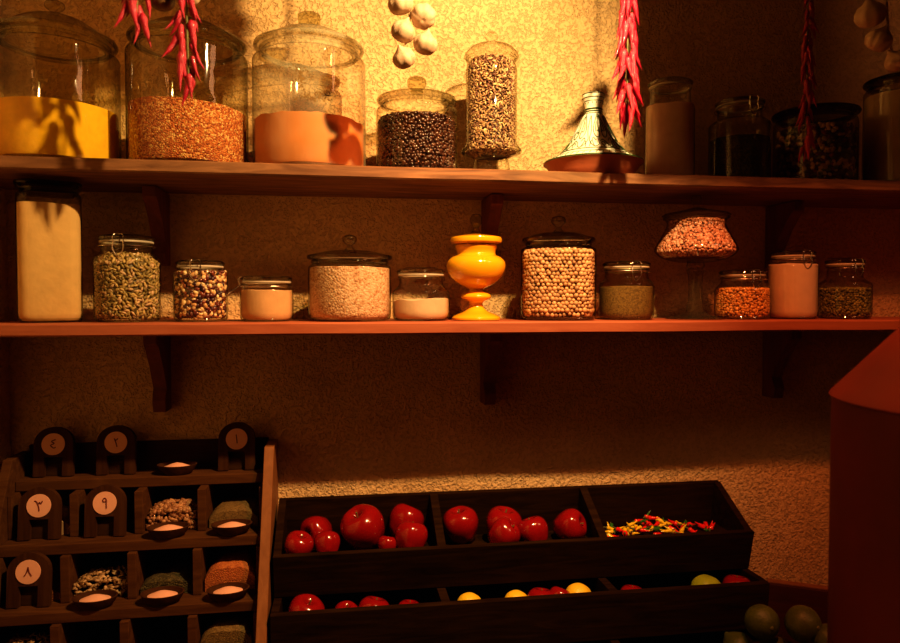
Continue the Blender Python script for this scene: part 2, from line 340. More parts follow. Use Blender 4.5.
# ---------------------------------------------------------------- jars
def knob_prof(r, h, style):
    if style == 'ball': return spline([(r*.9, 0), (r*.45, h*.2), (r*.45, h*.35), (r, h*.6), (r*.85, h*.88), (0, h)], 5)
    return [(r*.7, 0), (r*.55, h*.3), (r*.95, h*.45), (r, h*.85), (r*.8, h), (0, h)]
def canister(px, w, Y, zs, ybody, yrim, ylid, yknob, label, kw=12, n=2.0, g='glass', lidr=.9, knob='facet', lidg=None, group=None, name='glass_jar', rz=0):
    """straight-sided lidded jar: shoulder at ybody, rim at yrim, lid top at ylid, knob top at yknob (photo heights)"""
    r = rad(px, w, Y); p = at(px, 321, Y); x = p.x; Z = lambda y: at(px, y, Y).z-zs; ZF = lambda y: at(px, y, Y-r*.95).z-zs
    zb, zr, zl = Z(ybody), Z(yrim), Z(ylid); ro = r*lidr
    t = thing(name, label, 'jar', (x, Y, zs+.0008), rz, group)
    bm = bmesh.new()
    prof = [(0, .004), (r*.88, .004)] if False else [(0, 0)]
    prof += spline([(r*.9, 0), (r*.975, .004), (r, .014)], 3) + [(r, zb*.5)] + spline([(r, zb-.012), (r*.985, zb-.003), (ro*.95, zb+.004), (ro*.92, zb+.010)], 4) + [(ro*.92, zr-.006)]
    lathe(bm, prof, 56, n); torus(bm, ro*.95, zr-.005, .0035, 56, n); torus(bm, r*.9, .004, .003, 48, n)
    obj('glass_body', bm, M[g], t)
    bm = bmesh.new()
    lathe(bm, [(ro*.85, zr-.012), (ro*.87, zr-.001), (ro*1.03, zr), (ro*1.06, zr+.004), (ro*1.03, zr+.008)] + spline([(ro*.97, zr+.009), (ro*.6, zr+(zl-zr)*.7+.003), (ro*.3, zl), (ro*.18, zl+.001)], 4)+[(0, zl+.001)], 56, n)
    torus(bm, ro*1.045, zr+.004, .004, 56, n)
    lid = obj('lid', bm, M[lidg or g], t)
    if yknob is not None:
        bm = bmesh.new(); kr = rad(px, kw, Y); zk = Z(yknob)
        lathe(bm, [(a, zl+b) for a, b in knob_prof(kr, zk-zl, knob)], 8 if knob == 'facet' else 24); obj('knob', bm, M['glass_k'], lid, smooth=knob != 'facet')
    return t, r, ZF
def clip_jar(px, w, Y, zs, yshould, yrim, label, neck=.74, n=2.0, g='glass', rz=0.0, opened=False, wire=True, tall=.012, group=None):
    r = rad(px, w, Y); p = at(px, 321, Y); Z = lambda y: at(px, y, Y-r*.95).z-zs
    zb, zr = Z(yshould), Z(yrim); rn = r*neck
    t = thing('clip_top_jar' if wire else 'glass_jar', label, 'jar', (p.x, Y, zs+.0008), rz, group)
    bm = bmesh.new(); zn = zr-tall-.006
    pr = [(0, 0)]+spline([(r*.86, 0), (r*.97, .004), (r, .014)], 3)+[(r, zb*.55)]+spline([(r, zb-.006), (r*.96, zb+.002), (rn*1.02, min(zb+.014, zn-.004)), (rn, zn)], 5)
    lathe(bm, pr, 48, n); torus(bm, rn*1.0, zn, .0025, 40); torus(bm, r*.85, .004, .0025, 48, n); obj('glass_body', bm, M[g], t)
    bm = bmesh.new(); torus(bm, rn*1.02, zn+.0042, .0022, 40); obj('rubber_seal', bm, M['gasket'], t)
    bm = bmesh.new(); lathe(bm, [(rn*1.0, zn+.0062), (rn*1.08, zn+.008), (rn*1.08, zn+.0135), (rn*.98, zn+.016), (rn*.8, zn+.0165), (rn*.74, zn+tall+.006), (0, zn+tall+.007)], 40)
    torus(bm, rn*1.07, zn+.011, .0024, 40); obj('lid', bm, M[g], t)
    if wire:
        bm = bmesh.new(); rw = rn*1.12; wr = .0009
        ring = [(rw*math.cos(a), rw*math.sin(a), zn-.004) for a in [2*PI*k/28 for k in range(29)]]; tube(bm, ring, wr, 6)
        y = -rw-.002
        tube(bm, spline([(-.009, y+.002, zn-.004), (-.009, y-.002, zn+.010), (-.007, y+.003, zn+.0155), (.007, y+.003, zn+.0155), (.009, y-.002, zn+.010), (.009, y+.002, zn-.004)], 4), wr, 6)
        if opened: tube(bm, spline([(-.008, y, zn-.002), (-.008, y-.018, zn-.016), (0, y-.026, zn-.022), (.008, y-.018, zn-.016), (.008, y, zn-.002)], 4), wr, 6)
        else: tube(bm, spline([(-.008, y, zn+.004), (-.009, y-.003, zn-.012), (0, y-.001, zn-.024), (.009, y-.003, zn-.012), (.008, y, zn+.004)], 4), wr*1.2, 6)
        tube(bm, spline([(rw, 0, zn-.004), (rw+.003, 0, zn+.010), (rw*.7, 0, zn+.020), (0, 0, zn+.0225), (-rw*.7, 0, zn+.020), (-rw-.003, 0, zn+.010), (-rw, 0, zn-.004)], 4), wr, 6) if False else None
        obj('wire_clasp', bm, M['wire'], t)
    return t, r, Z
def fill(name, px, Y, zs, r, ztop, mat, label, cat, n=2.0, dome=.004, tilt=0, zneck=None, rneck=None, seg=48, rough=.0015, rz=0):
    """powder: smooth heap inside a jar"""
    q = r*.962; bm = bmesh.new()
    pr = [(0, .003), (q*.88, .003), (q*.97, .008), (q, .016)]
    if zneck is not None and ztop > zneck: pr += [(q, zneck-.006), (q*.95, zneck+.001), (rneck*.95, min(zneck+.012, ztop-.001)), (rneck*.95, ztop)]; rt = rneck*.95
    else: pr += [(q, ztop*.5), (q, ztop)]; rt = q
    pr += [(rt*.97, ztop+.0008), (rt*.6, ztop+dome*.6), (rt*.25, ztop+dome), (0, ztop+dome)]
    lathe(bm, pr, seg, n)
    for v in bm.verts:
        if v.co.z > ztop*.9:
            v.co.z += tilt*v.co.x/r*1.0 + noise.noise(v.co*45)*rough
    o = obj(name, bm, mat, loc=(at(px, 321, Y).x, Y, zs+.0008)); o.rotation_euler.z = rz
    return tag(o, label, cat, kind='stuff')
def seeds(name, px, Y, zs, r, ztop, dims, sp, cols, label, cat, n=2.0, zneck=None, rneck=None, mat='grain', seed=1, flat=.6, sub=1, rz=0):
    q = r*.955-dims[2]; pr = [(q*.9, .004+dims[2]), (q, .012+dims[2])]
    if zneck is not None and ztop > zneck: pr += [(q, zneck-.008), (rneck*.93-dims[2], min(zneck+.012, ztop-.001)), (rneck*.93-dims[2], ztop)]
    else: pr += [(q, ztop)]
    top = pr[-1][0]; pr2 = pr+[(top*.5, ztop+.002), (.0005, ztop+.003)]
    P, Nn = heap_points(pr2, n, sp, seed=seed, jit=.2 if name == 'chickpeas' else .42)
    core = [(0, .004)]+[(max(a-dims[2]*.6, 0), b) for a, b in pr2[:-1]]+[(0, ztop)]
    o = grains(name, P, Nn, dims, cols, M[mat], (at(px, 321, Y).x, Y, zs+.0008), (core, n), sub=sub, seed=seed, flat=flat); o.rotation_euler.z = rz
    return tag(o, label, cat, kind='stuff')

YU = 1.425; YJ = 1.40
# --- upper shelf
t, r, Z = canister(60, 58, YU, ZU, 54, 44, 19, 1, 'largest glass jar at far left of upper shelf, holding yellow powder', g='glass_g', kw=9, knob='ball', group='big lidded glass jars')
fill('yellow_powder', 60, YU, ZU, r, Z(98), M['turmeric'], 'bright yellow ground spice filling the lower half of the far left upper jar', 'spice', dome=.001, rough=.0004)
t, r, Z = canister(191, 57, YU, ZU, 56, 46, 24, 9, 'big glass jar of red-brown grain behind the hanging chilies', g='glass_g', kw=9, knob='ball', group='big lidded glass jars')
fill('red_brown_grain', 191, YU, ZU, r, Z(98), M['redgrain'], 'speckled red-brown grain in the big jar behind the hanging chilies', 'grain', dome=.002, tilt=-.004)
t, r, Z = canister(311, 55, YU, ZU, 62, 52, 31, 15, 'big dusty glass jar of orange powder with faceted knob, under the bright wall patch', g='glass_d', kw=12, group='big lidded glass jars')
fill('orange_powder', 311, YU, ZU, r, Z(112), M['paprika'], 'orange-brown ground spice heaped in the dusty glass jar', 'spice', dome=.010, tilt=-.003, rough=.004)
bm = bmesh.new(); rnd = random.Random(3)                  # dry sprig marks on the glass
def mark(cx, cy, dx, dy, k):
    for _ in range(k):
        u, v = rnd.gauss(cx, dx), rnd.gauss(cy, dy); q = at(u, v, YU-r*.95); px0 = at(311, 321, YU-r*.95)
        X = q.x-px0.x; a = math.asin(max(-.95, min(.95, X/r))); zz = q.z-ZU; s = rnd.uniform(.0012, .003); an = rnd.uniform(0, PI); rr = r*1.004
        pts = []
        for du, dv in ((-s*1.6, 0), (0, s*.5), (s*1.6, 0), (0, -s*.5)):
            uu = du*math.cos(an)-dv*math.sin(an); vv = du*math.sin(an)+dv*math.cos(an); aa = a+uu/r
            pts.append(bm.verts.new((rr*math.sin(aa), -rr*math.cos(aa), zz+vv)))
        bm.faces.new(pts)
mark(304, 75, 6, 6, 40); mark(305, 84, 1.2, 5, 12); mark(318, 97, 10, 2.6, 70)
obj('leaf_print', bm, M['mark'], t, smooth=False)
t, r, Z = canister(417, 40, 1.41, ZU, 110, 104, 94, 79, 'low round glass jar full of coffee beans, knobbed lid', kw=10, knob='facet')
seeds('coffee_beans', 417, 1.41, ZU, r, Z(112), (.0046,.0034,.0024), .0064, [(.05,.018,.01),(.07,.026,.014),(.035,.012,.008)], 'dark roasted coffee beans in the low knobbed jar', 'coffee beans', mat='grain_s', seed=4, sub=2)
# tall apothecary jar with a ringed foot
px, Y = 491, 1.41; r = rad(px, 27, Y); Z = lambda y: at(px, y, Y).z-ZU
t = thing('apothecary_jar', 'tall narrow glass jar on a foot, full of mixed seeds, between coffee beans and tagine', 'jar', (at(px, 321, Y).x, Y, ZU+.0008))
bm = bmesh.new()
lathe(bm, [(0,0), (r*.82,0), (r*.85,.003), (r*.72,.010)] + [(r*.62, Z(160)), (r*.75, Z(157)), (r*1.05, Z(154)), (r*1.08, Z(151)), (r*1.02, Z(148)), (r*.93, Z(144)), (r*.93, Z(80)), (r*.95, Z(72)), (r*.88, Z(64)), (r*.86, Z(60))], 40)
torus(bm, r*.9, Z(60), .003, 40); torus(bm, r*1.05, Z(152), .004, 40); obj('glass_body', bm, M['glass'], t)
bm = bmesh.new(); lathe(bm, [(r*.9, Z(59)), (r*1.0, Z(58)), (r*.98, Z(55))]+spline([(r*.9, Z(53)), (r*.75, Z(49)), (r*.35, Z(45)), (r*.14, Z(43))], 4)+[(r*.12, Z(41)), (r*.22, Z(39)), (r*.24, Z(36)), (r*.14, Z(33)), (0, Z(32.5))], 40); obj('lid', bm, M['glass'], t)
P, Nn = heap_points([(r*.6, Z(158)), (r*.93, Z(153)), (r*.86, Z(146)), (r*.84, Z(70)), (r*.76, Z(62)), (r*.3, Z(61))], 2, .0048, seed=5)
core = [(0, Z(158)), (r*.55, Z(158)), (r*.88, Z(153)), (r*.8, Z(146)), (r*.8, Z(64)), (0, Z(62))]
tag(grains('mixed_seeds', P, Nn, (.0044,.0017,.0015), [(.2,.09,.05),(.62,.4,.2),(.5,.3,.14),(.34,.16,.09),(.7,.5,.28),(.24,.1,.07),(.55,.35,.2)], M['grain'], (at(px, 321, Y).x, Y, ZU+.0008), (core, 2), seed=6, sub=1), 'long pale and dark seeds filling the tall footed jar', 'seeds', kind='stuff')

# --- tagine
px, Y = 592, 1.40; u = dep(px, Y)/F; Z = lambda y: at(px, y, Y-.075*max(0, min(1, (y-100)/56))).z-ZU
t = thing('tagine', 'small painted tagine with white and green cone lid on terracotta dish', 'tagine', (at(px, 321, Y).x, Y, ZU+.0008))
bm = bmesh.new(); zr = Z(157)
lathe(bm, [(0, 0), (34*u, 0), (37*u, .002), (41*u, zr*.45), (46*u, zr*.85), (49*u, zr), (47*u, zr+.003), (44*u, zr), (30*u, zr*.6), (0, zr*.5)], 64); obj('dish', bm, M['terracotta'], t)
bm = bmesh.new(); torus(bm, 48*u, zr+.0015, .0024, 64); obj('dish_rim', bm, M['tag_green'], t)
conep = [(44, 156), (43, 153.5), (36, 150), (33, 148.5), (26, 141), (20.5, 133), (15.5, 124), (11, 116), (8.6, 112.5), (8.2, 110)]
cz = lambda y: Z(y)
bm = bmesh.new()
lathe(bm, [(a*u, cz(b)) for a, b in spline(conep, 3)]+[(8*u, cz(108)), (8.4*u, cz(106.5)), (9.2*u, cz(104)), (10.4*u, cz(99)), (10.8*u, cz(96)), (10*u, cz(94.5)), (0, cz(94))], 64)
lid = obj('lid', bm, M['tag_white'], t)
def cr(y):
    for (a, b), (c, d) in zip(conep, conep[1:]):
        if b >= y >= d: return (a+(c-a)*(b-y)/(b-d))
    return 8.2
bm = bmesh.new()
for y, w in ((155.5, .0010), (151, .0006), (147.5, .0009), (111, .0011), (109, .0016), (112.8, .0006)): torus(bm, (cr(y)+.35)*u, cz(y), w, 56, ts=6)
torus(bm, 9.7*u, cz(102.5), .0007, 40, ts=6); torus(bm, 10.6*u, cz(99.5), .0007, 40, ts=6); torus(bm, 10.9*u, cz(95.5), .001, 40, ts=6)
def on_cone(a, y): rr = (cr(y)+.25)*u; return (rr*math.sin(a), -rr*math.cos(a), cz(y))
for k in range(6):
    a0 = k*PI/3
    for s in (-1, 1):
        for path, wd in (
            ([(.02,114),(.16,118),(.30,124),(.34,130),(.26,135),(.14,137),(.06,134),(.10,130),(.17,131)], .00085),
            ([(.02,116),(.08,121),(.09,127),(.04,132)], .0008),
            ([(.50,116),(.44,124),(.44,131),(.50,138),(.42,143),(.30,146),(.18,145),(.10,141),(0,139)], .0008),
            ([(.30,146),(.38,140),(.34,137),(.24,140)], .0007),
            ([(.46,146),(.44,142),(.40,140)], .0008), ([(.16,122),(.22,127),(.22,131)], .0008), ([(0,146),(.06,143),(0,141)], .0008)):
            tube(bm, [on_cone(a0+s*q[0], q[1]) for q in spline([tuple(map(float, z)) for z in path], 3)], wd, 5)
for k in range(44):
    a = 2*PI*k/44; tube(bm, [on_cone(a, 153.6), on_cone(a+.03, 152)], .0009, 5)
for k in range(14):
    a = 2*PI*k/14; rr = 9.1*u+.0002; tube(bm, [(rr*math.sin(a), -rr*math.cos(a), cz(104.6)), (rr*1.03*math.sin(a), -rr*1.03*math.cos(a), cz(103.6))], .0009, 5)
obj('painted_scrolls', bm, M['tag_green'], lid)

# square storage jar, pinkish powder
t, r, Z = clip_jar(668, 23.5, 1.41, ZU, 104, 73, 'square-shouldered glass jar of pinkish powder to the right of the tagine', neck=.82, n=3.2, wire=False, tall=.014, rz=R(-24))
fill('pinkish_powder', 668, 1.41, ZU, r, Z(102), M['pinkp'], 'pinkish powder filling the square-shouldered jar beside the tagine', 'powder', n=3.2, dome=.001, rz=R(-24))
t, r, Z = clip_jar(737, 29, 1.41, ZU, 118, 92, 'dim clip-top jar of dark green herbs, upper shelf right half', neck=.72, g='glass_g')
fill('dark_green_herbs', 737, 1.41, ZU, r, Z(134), M['herb'], 'dark green dried herbs in the dim clip-top jar', 'herbs', dome=.001)
t, r, Z = canister(812, 38, 1.42, ZU, 122, 117, 111, None, 'wide dim jar of mixed beans behind the right chili string', g='glass_g', lidg='glass_dark', lidr=.96)
seeds('mixed_beans', 812, 1.42, ZU, r, Z(122), (.0056,.0042,.0034), .0078, [(.2,.04,.03),(.6,.4,.2),(.08,.03,.02),(.5,.28,.14),(.16,.15,.06),(.1,.03,.03)], 'mixed dark and pale beans in the wide dim jar', 'beans', seed=8, sub=2)
t, r, Z = canister(897, 33, 1.40, ZU, 90, 84, 74, None, 'tall jar of pale flour with dark lid at right end of upper shelf', g='glass_g', lidg='glass_dark', lidr=.92)
fill('pale_flour', 897, 1.40, ZU, r, Z(86), M['palep'], 'pale flour in the tall dark-lidded jar under the right garlic', 'flour', dome=.001)

# --- lower shelf
t, r, Z = canister(51, 28.5, YJ, ZL, 196, 189, 182, None, 'tall square glass jar of cream flour at left end of lower shelf', n=5, rz=R(21), g='glass_g', lidg='glass_dark', lidr=.93)
fill('cream_flour', 51, YJ, ZL, r, Z(203), M['white'], 'cream flour filling the tall square jar', 'flour', n=5, dome=.001, rz=R(21))
t, r, Z = clip_jar(128, 31, YJ, ZL, 258, 233, 'large clip-top jar of green-brown pods, second on lower shelf', neck=.76)
seeds('green_pods', 128, YJ, ZL, r, Z(254), (.0062,.0027,.0025), .0066, [(.34,.24,.08),(.5,.34,.13),(.24,.17,.05),(.55,.36,.2)], 'green-brown seed pods in the large clip-top jar', 'pods', seed=9, sub=1, zneck=Z(258), rneck=r*.76)
t, r, Z = clip_jar(201, 26, YJ, ZL, 272, 260, 'clip-top jar of white and maroon beans on lower shelf', neck=.8, tall=.010)
seeds('speckled_beans', 201, YJ, ZL, r, Z(272), (.0052,.0036,.003), .0067, [(.85,.62,.34),(.1,.02,.02),(.14,.03,.02),(.7,.4,.18),(.05,.02,.03),(.26,.06,.03),(.8,.55,.3)], 'white, maroon and black beans in the clip-top jar', 'beans', mat='grain_s', seed=10, sub=2)
t, r, Z = clip_jar(267, 26, YJ, ZL, 291, 277, 'small squat clip-top jar of beige powder with its wire hanging open', neck=.86, rz=R(-75), opened=True, tall=.008)
fill('beige_powder', 267, YJ, ZL, r, Z(291), M['beige'], 'beige powder in the small squat jar with open wire', 'powder', dome=.002, zneck=Z(291), rneck=r*.86)
t, r, Z = canister(350, 41, YJ, ZL, 266, 260, 251, 235, 'wide round jar of speckled pink salt with knobbed lid, lower shelf', kw=7, knob='ball', lidr=.94)
fill('speckled_pink_salt', 350, YJ, ZL, r, Z(267), M['speck'], 'speckled pinkish salt filling the wide knobbed jar', 'salt', dome=.002)
t, r, Z = clip_jar(421, 28.5, YJ, ZL, 292, 267, 'small round glass jar one third full of white powder, left of yellow urn', neck=.76, wire=False, tall=.013)
fill('white_powder', 421, YJ, ZL, r, Z(300), M['palep'], 'white powder in the small round jar left of the urn', 'powder', dome=.001, tilt=.002, rough=.004)
# yellow urn
px, Y = 476, 1.40; u = dep(px, Y)/F; Z = lambda y: at(px, y, Y).z-ZL
t = thing('ceramic_urn', 'glossy yellow pedestal urn with lid and clear glass knob', 'urn', (at(px, 321, Y).x, Y, ZL+.0008))
bm = bmesh.new()
lathe(bm, [(0,0),(23*u,0)]+[(a*u, Z(b)) for a, b in spline([(24,320),(24,317.5),(20,315),(11,311),(7,306),(7.5,302),(14,299),(15,296.5),(13,294),(7.5,291.5),(8,289),(17,284.5),(25,278),(29,270),(29,263),(25,258),(20,255.5),(19.5,252),(21,247.5),(20.5,245.5)], 4)]+[(0, Z(245.5))], 56); obj('bowl_and_pedestal', bm, M['yellow'], t)
bm = bmesh.new(); lathe(bm, [(0, Z(245)), (20*u, Z(245)), (25.5*u, Z(243)), (26*u, Z(240)), (25*u, Z(238)), (16*u, Z(236)), (6*u, Z(234.5)), (0, Z(234))], 56); lid = obj('lid', bm, M['yellow'], t)
bm = bmesh.new(); lathe(bm, [(8*u, Z(235)), (4*u, Z(232)), (2.6*u, Z(228)), (5.5*u, Z(224)), (6*u, Z(219)), (4*u, Z(215)), (0, Z(214))], 20); obj('knob', bm, M['glass_k'], lid)
t, r, Z = canister(558, 37, YJ, ZL, 249, 243, 233, 216, 'rounded-square jar full of chickpeas with knobbed lid', n=3.0, rz=R(-17), kw=7, knob='ball', lidr=.88)
seeds('chickpeas', 558, YJ, ZL, r, Z(250), (.0046,.0044,.0042), .0082, [(.58,.33,.17),(.64,.38,.2),(.52,.28,.14)], 'round beige chickpeas filling the rounded-square jar', 'chickpeas', n=3.0, seed=11, sub=2, rz=R(-17))
t, r, Z = clip_jar(626, 27, YJ, ZL, 284, 261, 'clip-top jar of olive ground herbs between chickpeas and pedestal bowl', neck=.78, g='glass_g', tall=.010)
fill('olive_ground_herbs', 626, YJ, ZL, r, Z(287), M['olive'], 'olive-grey ground herbs in the jar right of the chickpeas', 'herbs', dome=.003)
# pedestal bowl
px, Y = 695, 1.40; u = dep(px, Y)/F; Z = lambda y: at(px, y, Y).z-ZL
t = thing('pedestal_bowl', 'clear glass pedestal bowl on a tall stem, full of pink salt', 'bowl', (at(px, 321, Y).x, Y, ZL+.0008))
bm = bmesh.new()
lathe(bm, [(a*u, Z(b)) for a, b in spline([(8,263),(20,262),(33,258),(39.5,252),(39,247),(34,238),(29,228),(28,223),(31,219)], 4)], 56); torus(bm, 31*u, Z(218.5), .0022, 48); obj('bowl', bm, M['glass'], t)
bm = bmesh.new(); lathe(bm, [(0, Z(262)), (8*u, Z(263)), (9*u, Z(266)), (7*u, Z(269)), (9*u, Z(271)), (7.5*u, Z(274)), (6.5*u, Z(285)), (6.5*u, Z(300)), (8*u, Z(308)), (9*u, Z(312)), (14*u, Z(315)), (27*u, Z(319)), (29*u, .002), (28*u, 0), (0, 0)], 40); obj('stem', bm, M['glass_s'], t)
bm = bmesh.new(); lathe(bm, [(31*u, Z(217)), (33*u, Z(216)), (31*u, Z(214.5)), (14*u, Z(211)), (3*u, Z(208)), (3*u, Z(204)), (5.5*u, Z(200)), (4*u, Z(196)), (0, Z(195))], 40); obj('lid', bm, M['glass_g'], t)
prof = [(a*u, Z(b)) for a, b in [(30,257.5),(36.5,252),(36,247),(31,238),(26,229),(25.5,222),(10,220)]]
P, Nn = heap_points(prof, 2, .0055, seed=12); core = [(0, Z(258))]+[(a*.96, b) for a, b in prof]+[(0, Z(221))]
tag(grains('pink_salt', P, Nn, (.0042,.0032,.0026), [(.6,.27,.16),(.72,.38,.25),(.5,.2,.11),(.8,.5,.36)], M['grain'], (at(px, 321, Y).x, Y, ZL+.0008), (core, 2), seed=13, sub=1), 'coarse pink salt heaped in the pedestal bowl', 'salt', kind='stuff')
t, r, Z = clip_jar(742, 26.5, YJ, ZL, 289, 270, 'small clip-top jar of orange split lentils right of the pedestal bowl', neck=.76, tall=.009)
seeds('orange_lentils', 742, YJ, ZL, r, Z(289), (.0036,.003,.0021), .0052, [(.75,.34,.08),(.85,.45,.14),(.6,.25,.05)], 'orange split lentils in the small clip-top jar', 'lentils', seed=14, sub=1)
t, r, Z = clip_jar(792, 23.5, YJ, ZL, 266, 250, 'tall clip-top jar of white flour near right end of lower shelf', neck=.8, tall=.010)
fill('white_flour', 792, YJ, ZL, r, Z(264), M['palep'], 'white flour filling the tall clip-top jar', 'flour', dome=.001)
t, r, Z = clip_jar(844, 24.5, YJ, ZL, 284, 257, 'round-bellied clip-top jar of green lentils at right end of lower shelf', neck=.66, g='glass_g', tall=.013)
seeds('green_lentils', 844, YJ, ZL, r, Z(289), (.0034,.0031,.002), .0052, [(.2,.19,.06),(.3,.27,.09),(.14,.12,.04)], 'green lentils in the round-bellied clip-top jar', 'lentils', seed=15, sub=1)

# ---------------------------------------------------------------- hanging garlic and chilies
def garlic_bm(r, seed):
    bm = bmesh.new(); prof = spline([(0, -.78*r), (.3*r, -.82*r), (.75*r, -.62*r), (1.0*r, -.1*r), (.88*r, .38*r), (.5*r, .72*r), (.2*r, 1.0*r), (.13*r, 1.12*r), (.11*r, 1.2*r)], 4)+[(0, 1.2*r)]
    lathe(bm, [(max(a, 0), b) for a, b in prof], 40)
    for v in bm.verts:
        a = math.atan2(v.co.y, v.co.x); f = 1+.13*abs(math.cos(a*3.5+seed))**.6*(1 if v.co.z < .6*r else .4)-.1
        v.co.x *= f; v.co.y *= f
    return bm
def chili_bm(L_, r, seed, bend=.3):
    rnd = random.Random(seed); bm = bmesh.new(); n = 12; pts, rs = [], []; bx, by = rnd.uniform(-bend, bend)*L_, rnd.uniform(-bend, bend)*L_*.5
    for i in range(n+1):
        t = i/n; pts.append((bx*t*t, by*t*t, -L_*t)); rs.append(r*(min(1, .55+t*4))*(1-t**1.6)*(1+.12*math.sin(t*17+seed))+.0002)
    tube(bm, pts, rs, 9)
    return bm
GM = [garlic_bm(1, k*1.3) for k in range(3)]; gmesh = []
for b in GM:
    o = obj('tmp', b, M['garlic']); gmesh.append(o.data); bpy.data.objects.remove(o)
for m_ in gmesh: m_.name = 'garlic_bulb'
cmesh, smesh = [], []
for k in range(6):
    o = obj('tmp', chili_bm(1, .13, k, .35), M['chili']); cmesh.append(o.data); bpy.data.objects.remove(o)
def linked(name, me, parent, loc, rot, sc):
    o = bpy.data.objects.new(name, me); C.objects.link(o); o.parent = parent; o.location = loc; o.rotation_euler = rot; o.scale = (sc,)*3 if not hasattr(sc, '__len__') else sc; return o
HOOK = 2.6
def garlic_string(bulbs, Y, label, px0):
    base = at(px0, 0, Y); t = thing('garlic_string', label, 'garlic', (base.x, Y, base.z), group='hanging garlic strings')
    bm = bmesh.new(); pts = [(0, 0, HOOK-base.z)]+[(0, 0, .08)]
    low = at(*bulbs[-1][:2], Y); pts += spline([(0, 0, .06), ((low.x-base.x)*.5, 0, (low.z-base.z)*.5), (low.x-base.x, 0, low.z-base.z+.012)], 4); tube(bm, pts, .0022, 6); obj('twine', bm, M['cord'], t)
    for k, (u_, v_, rp) in enumerate(bulbs):
        p = at(u_, v_, Y); r_ = rad(u_, rp, Y); s = (p.x-base.x)
        linked('garlic_bulb', gmesh[k % 3], t, (s, random.uniform(-.008, .004), p.z-base.z), (random.uniform(-.4, .4), -.5*math.copysign(1, s if abs(s) > .002 else 1)+random.uniform(-.3,.3), k*1.7), r_)
garlic_string([(424, -30, 13), (402, -18, 12), (400, 5, 12.5), (423, 17, 12.5), (403, 32, 12), (425, 45, 12), (404, 58, 11.5)], 1.17, 'string of pale garlic bulbs hanging above the coffee bean jar', 413)
garlic_string([(868, -28, 14), (893, -14, 14), (871, 14, 14), (879, 40, 12.5), (893, 62, 11)], 1.12, 'string of garlic bulbs hanging at the right edge above the dark-lidded jar', 884)
def chili_string(px, ybot, Y, label, n, seed, L_=.05, spread=.010, lean=0, ytop=-60, sc=1.0):
    rnd = random.Random(seed); base = at(px, 0, Y); t = thing('chili_string', label, 'chili string', (base.x, Y, base.z), group='hanging strings of dried red chilies')
    zb = at(px, ybot, Y).z-base.z; zt = at(px, ytop, Y).z-base.z
    bm = bmesh.new(); tube(bm, [(0, 0, HOOK-base.z), (0, 0, zt), (lean*.5, 0, (zt+zb)*.5+.03), (lean, 0, zb+L_*.8)], .0014, 6); obj('twine', bm, M['stemg'], t)
    for k in range(n):
        f = k/(n-1); z = zt+(zb+L_*.9-zt)*f+rnd.uniform(-.004, .004); a = rnd.uniform(0, 2*PI); tl = rnd.uniform(.05, .42) if rnd.random() < .9 else rnd.uniform(.45, .65) if k < n-2 else rnd.uniform(0, .25)
        l = L_*rnd.uniform(.75, 1.15)*(1 if rnd.random() < .85 else 1.2)
        linked('chili_pepper', cmesh[rnd.randrange(6)], t, (lean*max(0, f*2-1)+math.cos(a)*spread*.35, math.sin(a)*spread*.35, z), (tl*math.sin(a)*.8, -tl*math.cos(a)*1.1, rnd.uniform(0, .6)), (l*rnd.uniform(.85,1.1)*sc, l*sc, l))
chili_string(628, 130, 1.146, 'long string of dried red chilies hanging to the right of the tagine', 84, 21, L_=.046, spread=.024)
chili_string(185, 102, 1.16, 'string of dried red chilies hanging in front of the red-brown grain jar', 30, 22, L_=.046, spread=.024, lean=.004)
chili_string(137, 42, 1.16, 'short string of dried red chilies hanging between the two far left jars', 14, 23, L_=.056, spread=.026)
chili_string(808, 166, 1.26, 'long thin string of dried red chilies hanging before the mixed bean jar', 60, 24, L_=.038, spread=.014)
# two bulbs whose undersides dip into the frame at top left
for (u_, v_, rp, mm, lb, nm, ct) in ((162, 0, 12, 'onion', 'dark brown onion hanging at top left between the chili strings', 'onion', 'onion'), (187, -7, 13, 'garlic', 'single pale garlic bulb at the top of the left chili string', 'garlic_bulb', 'garlic')):
    p = at(u_, v_, 1.185); b_ = garlic_bm(rad(u_, rp, 1.185), 2.0)
    t = thing(nm, lb, ct, p); obj('skin', b_, M[mm], t)
    bm = bmesh.new(); tube(bm, [(0, 0, .02), (0, 0, HOOK-p.z)], .0012, 6); obj('twine', bm, M['cord'], t)

# ---------------------------------------------------------------- counter table
TT = at(700, 638, 1.29).z-.1012
t = thing('counter_table', 'low wooden table carrying the spice rack and produce crates', 'table', (.2, 1.2, 0))
bm = bmesh.new(); box(bm, -.86, .78, -.27, .335, TT-.03, TT, .003); obj('tabletop', bm, M['table'], t, smooth=False)
for sx in (-.82, .74):
    for sy in (-.23, .29):
        bm = bmesh.new(); box(bm, sx-.025, sx+.025, sy-.025, sy+.025, 0, TT-.031, .003); obj('leg', bm, M['table'], t, smooth=False)

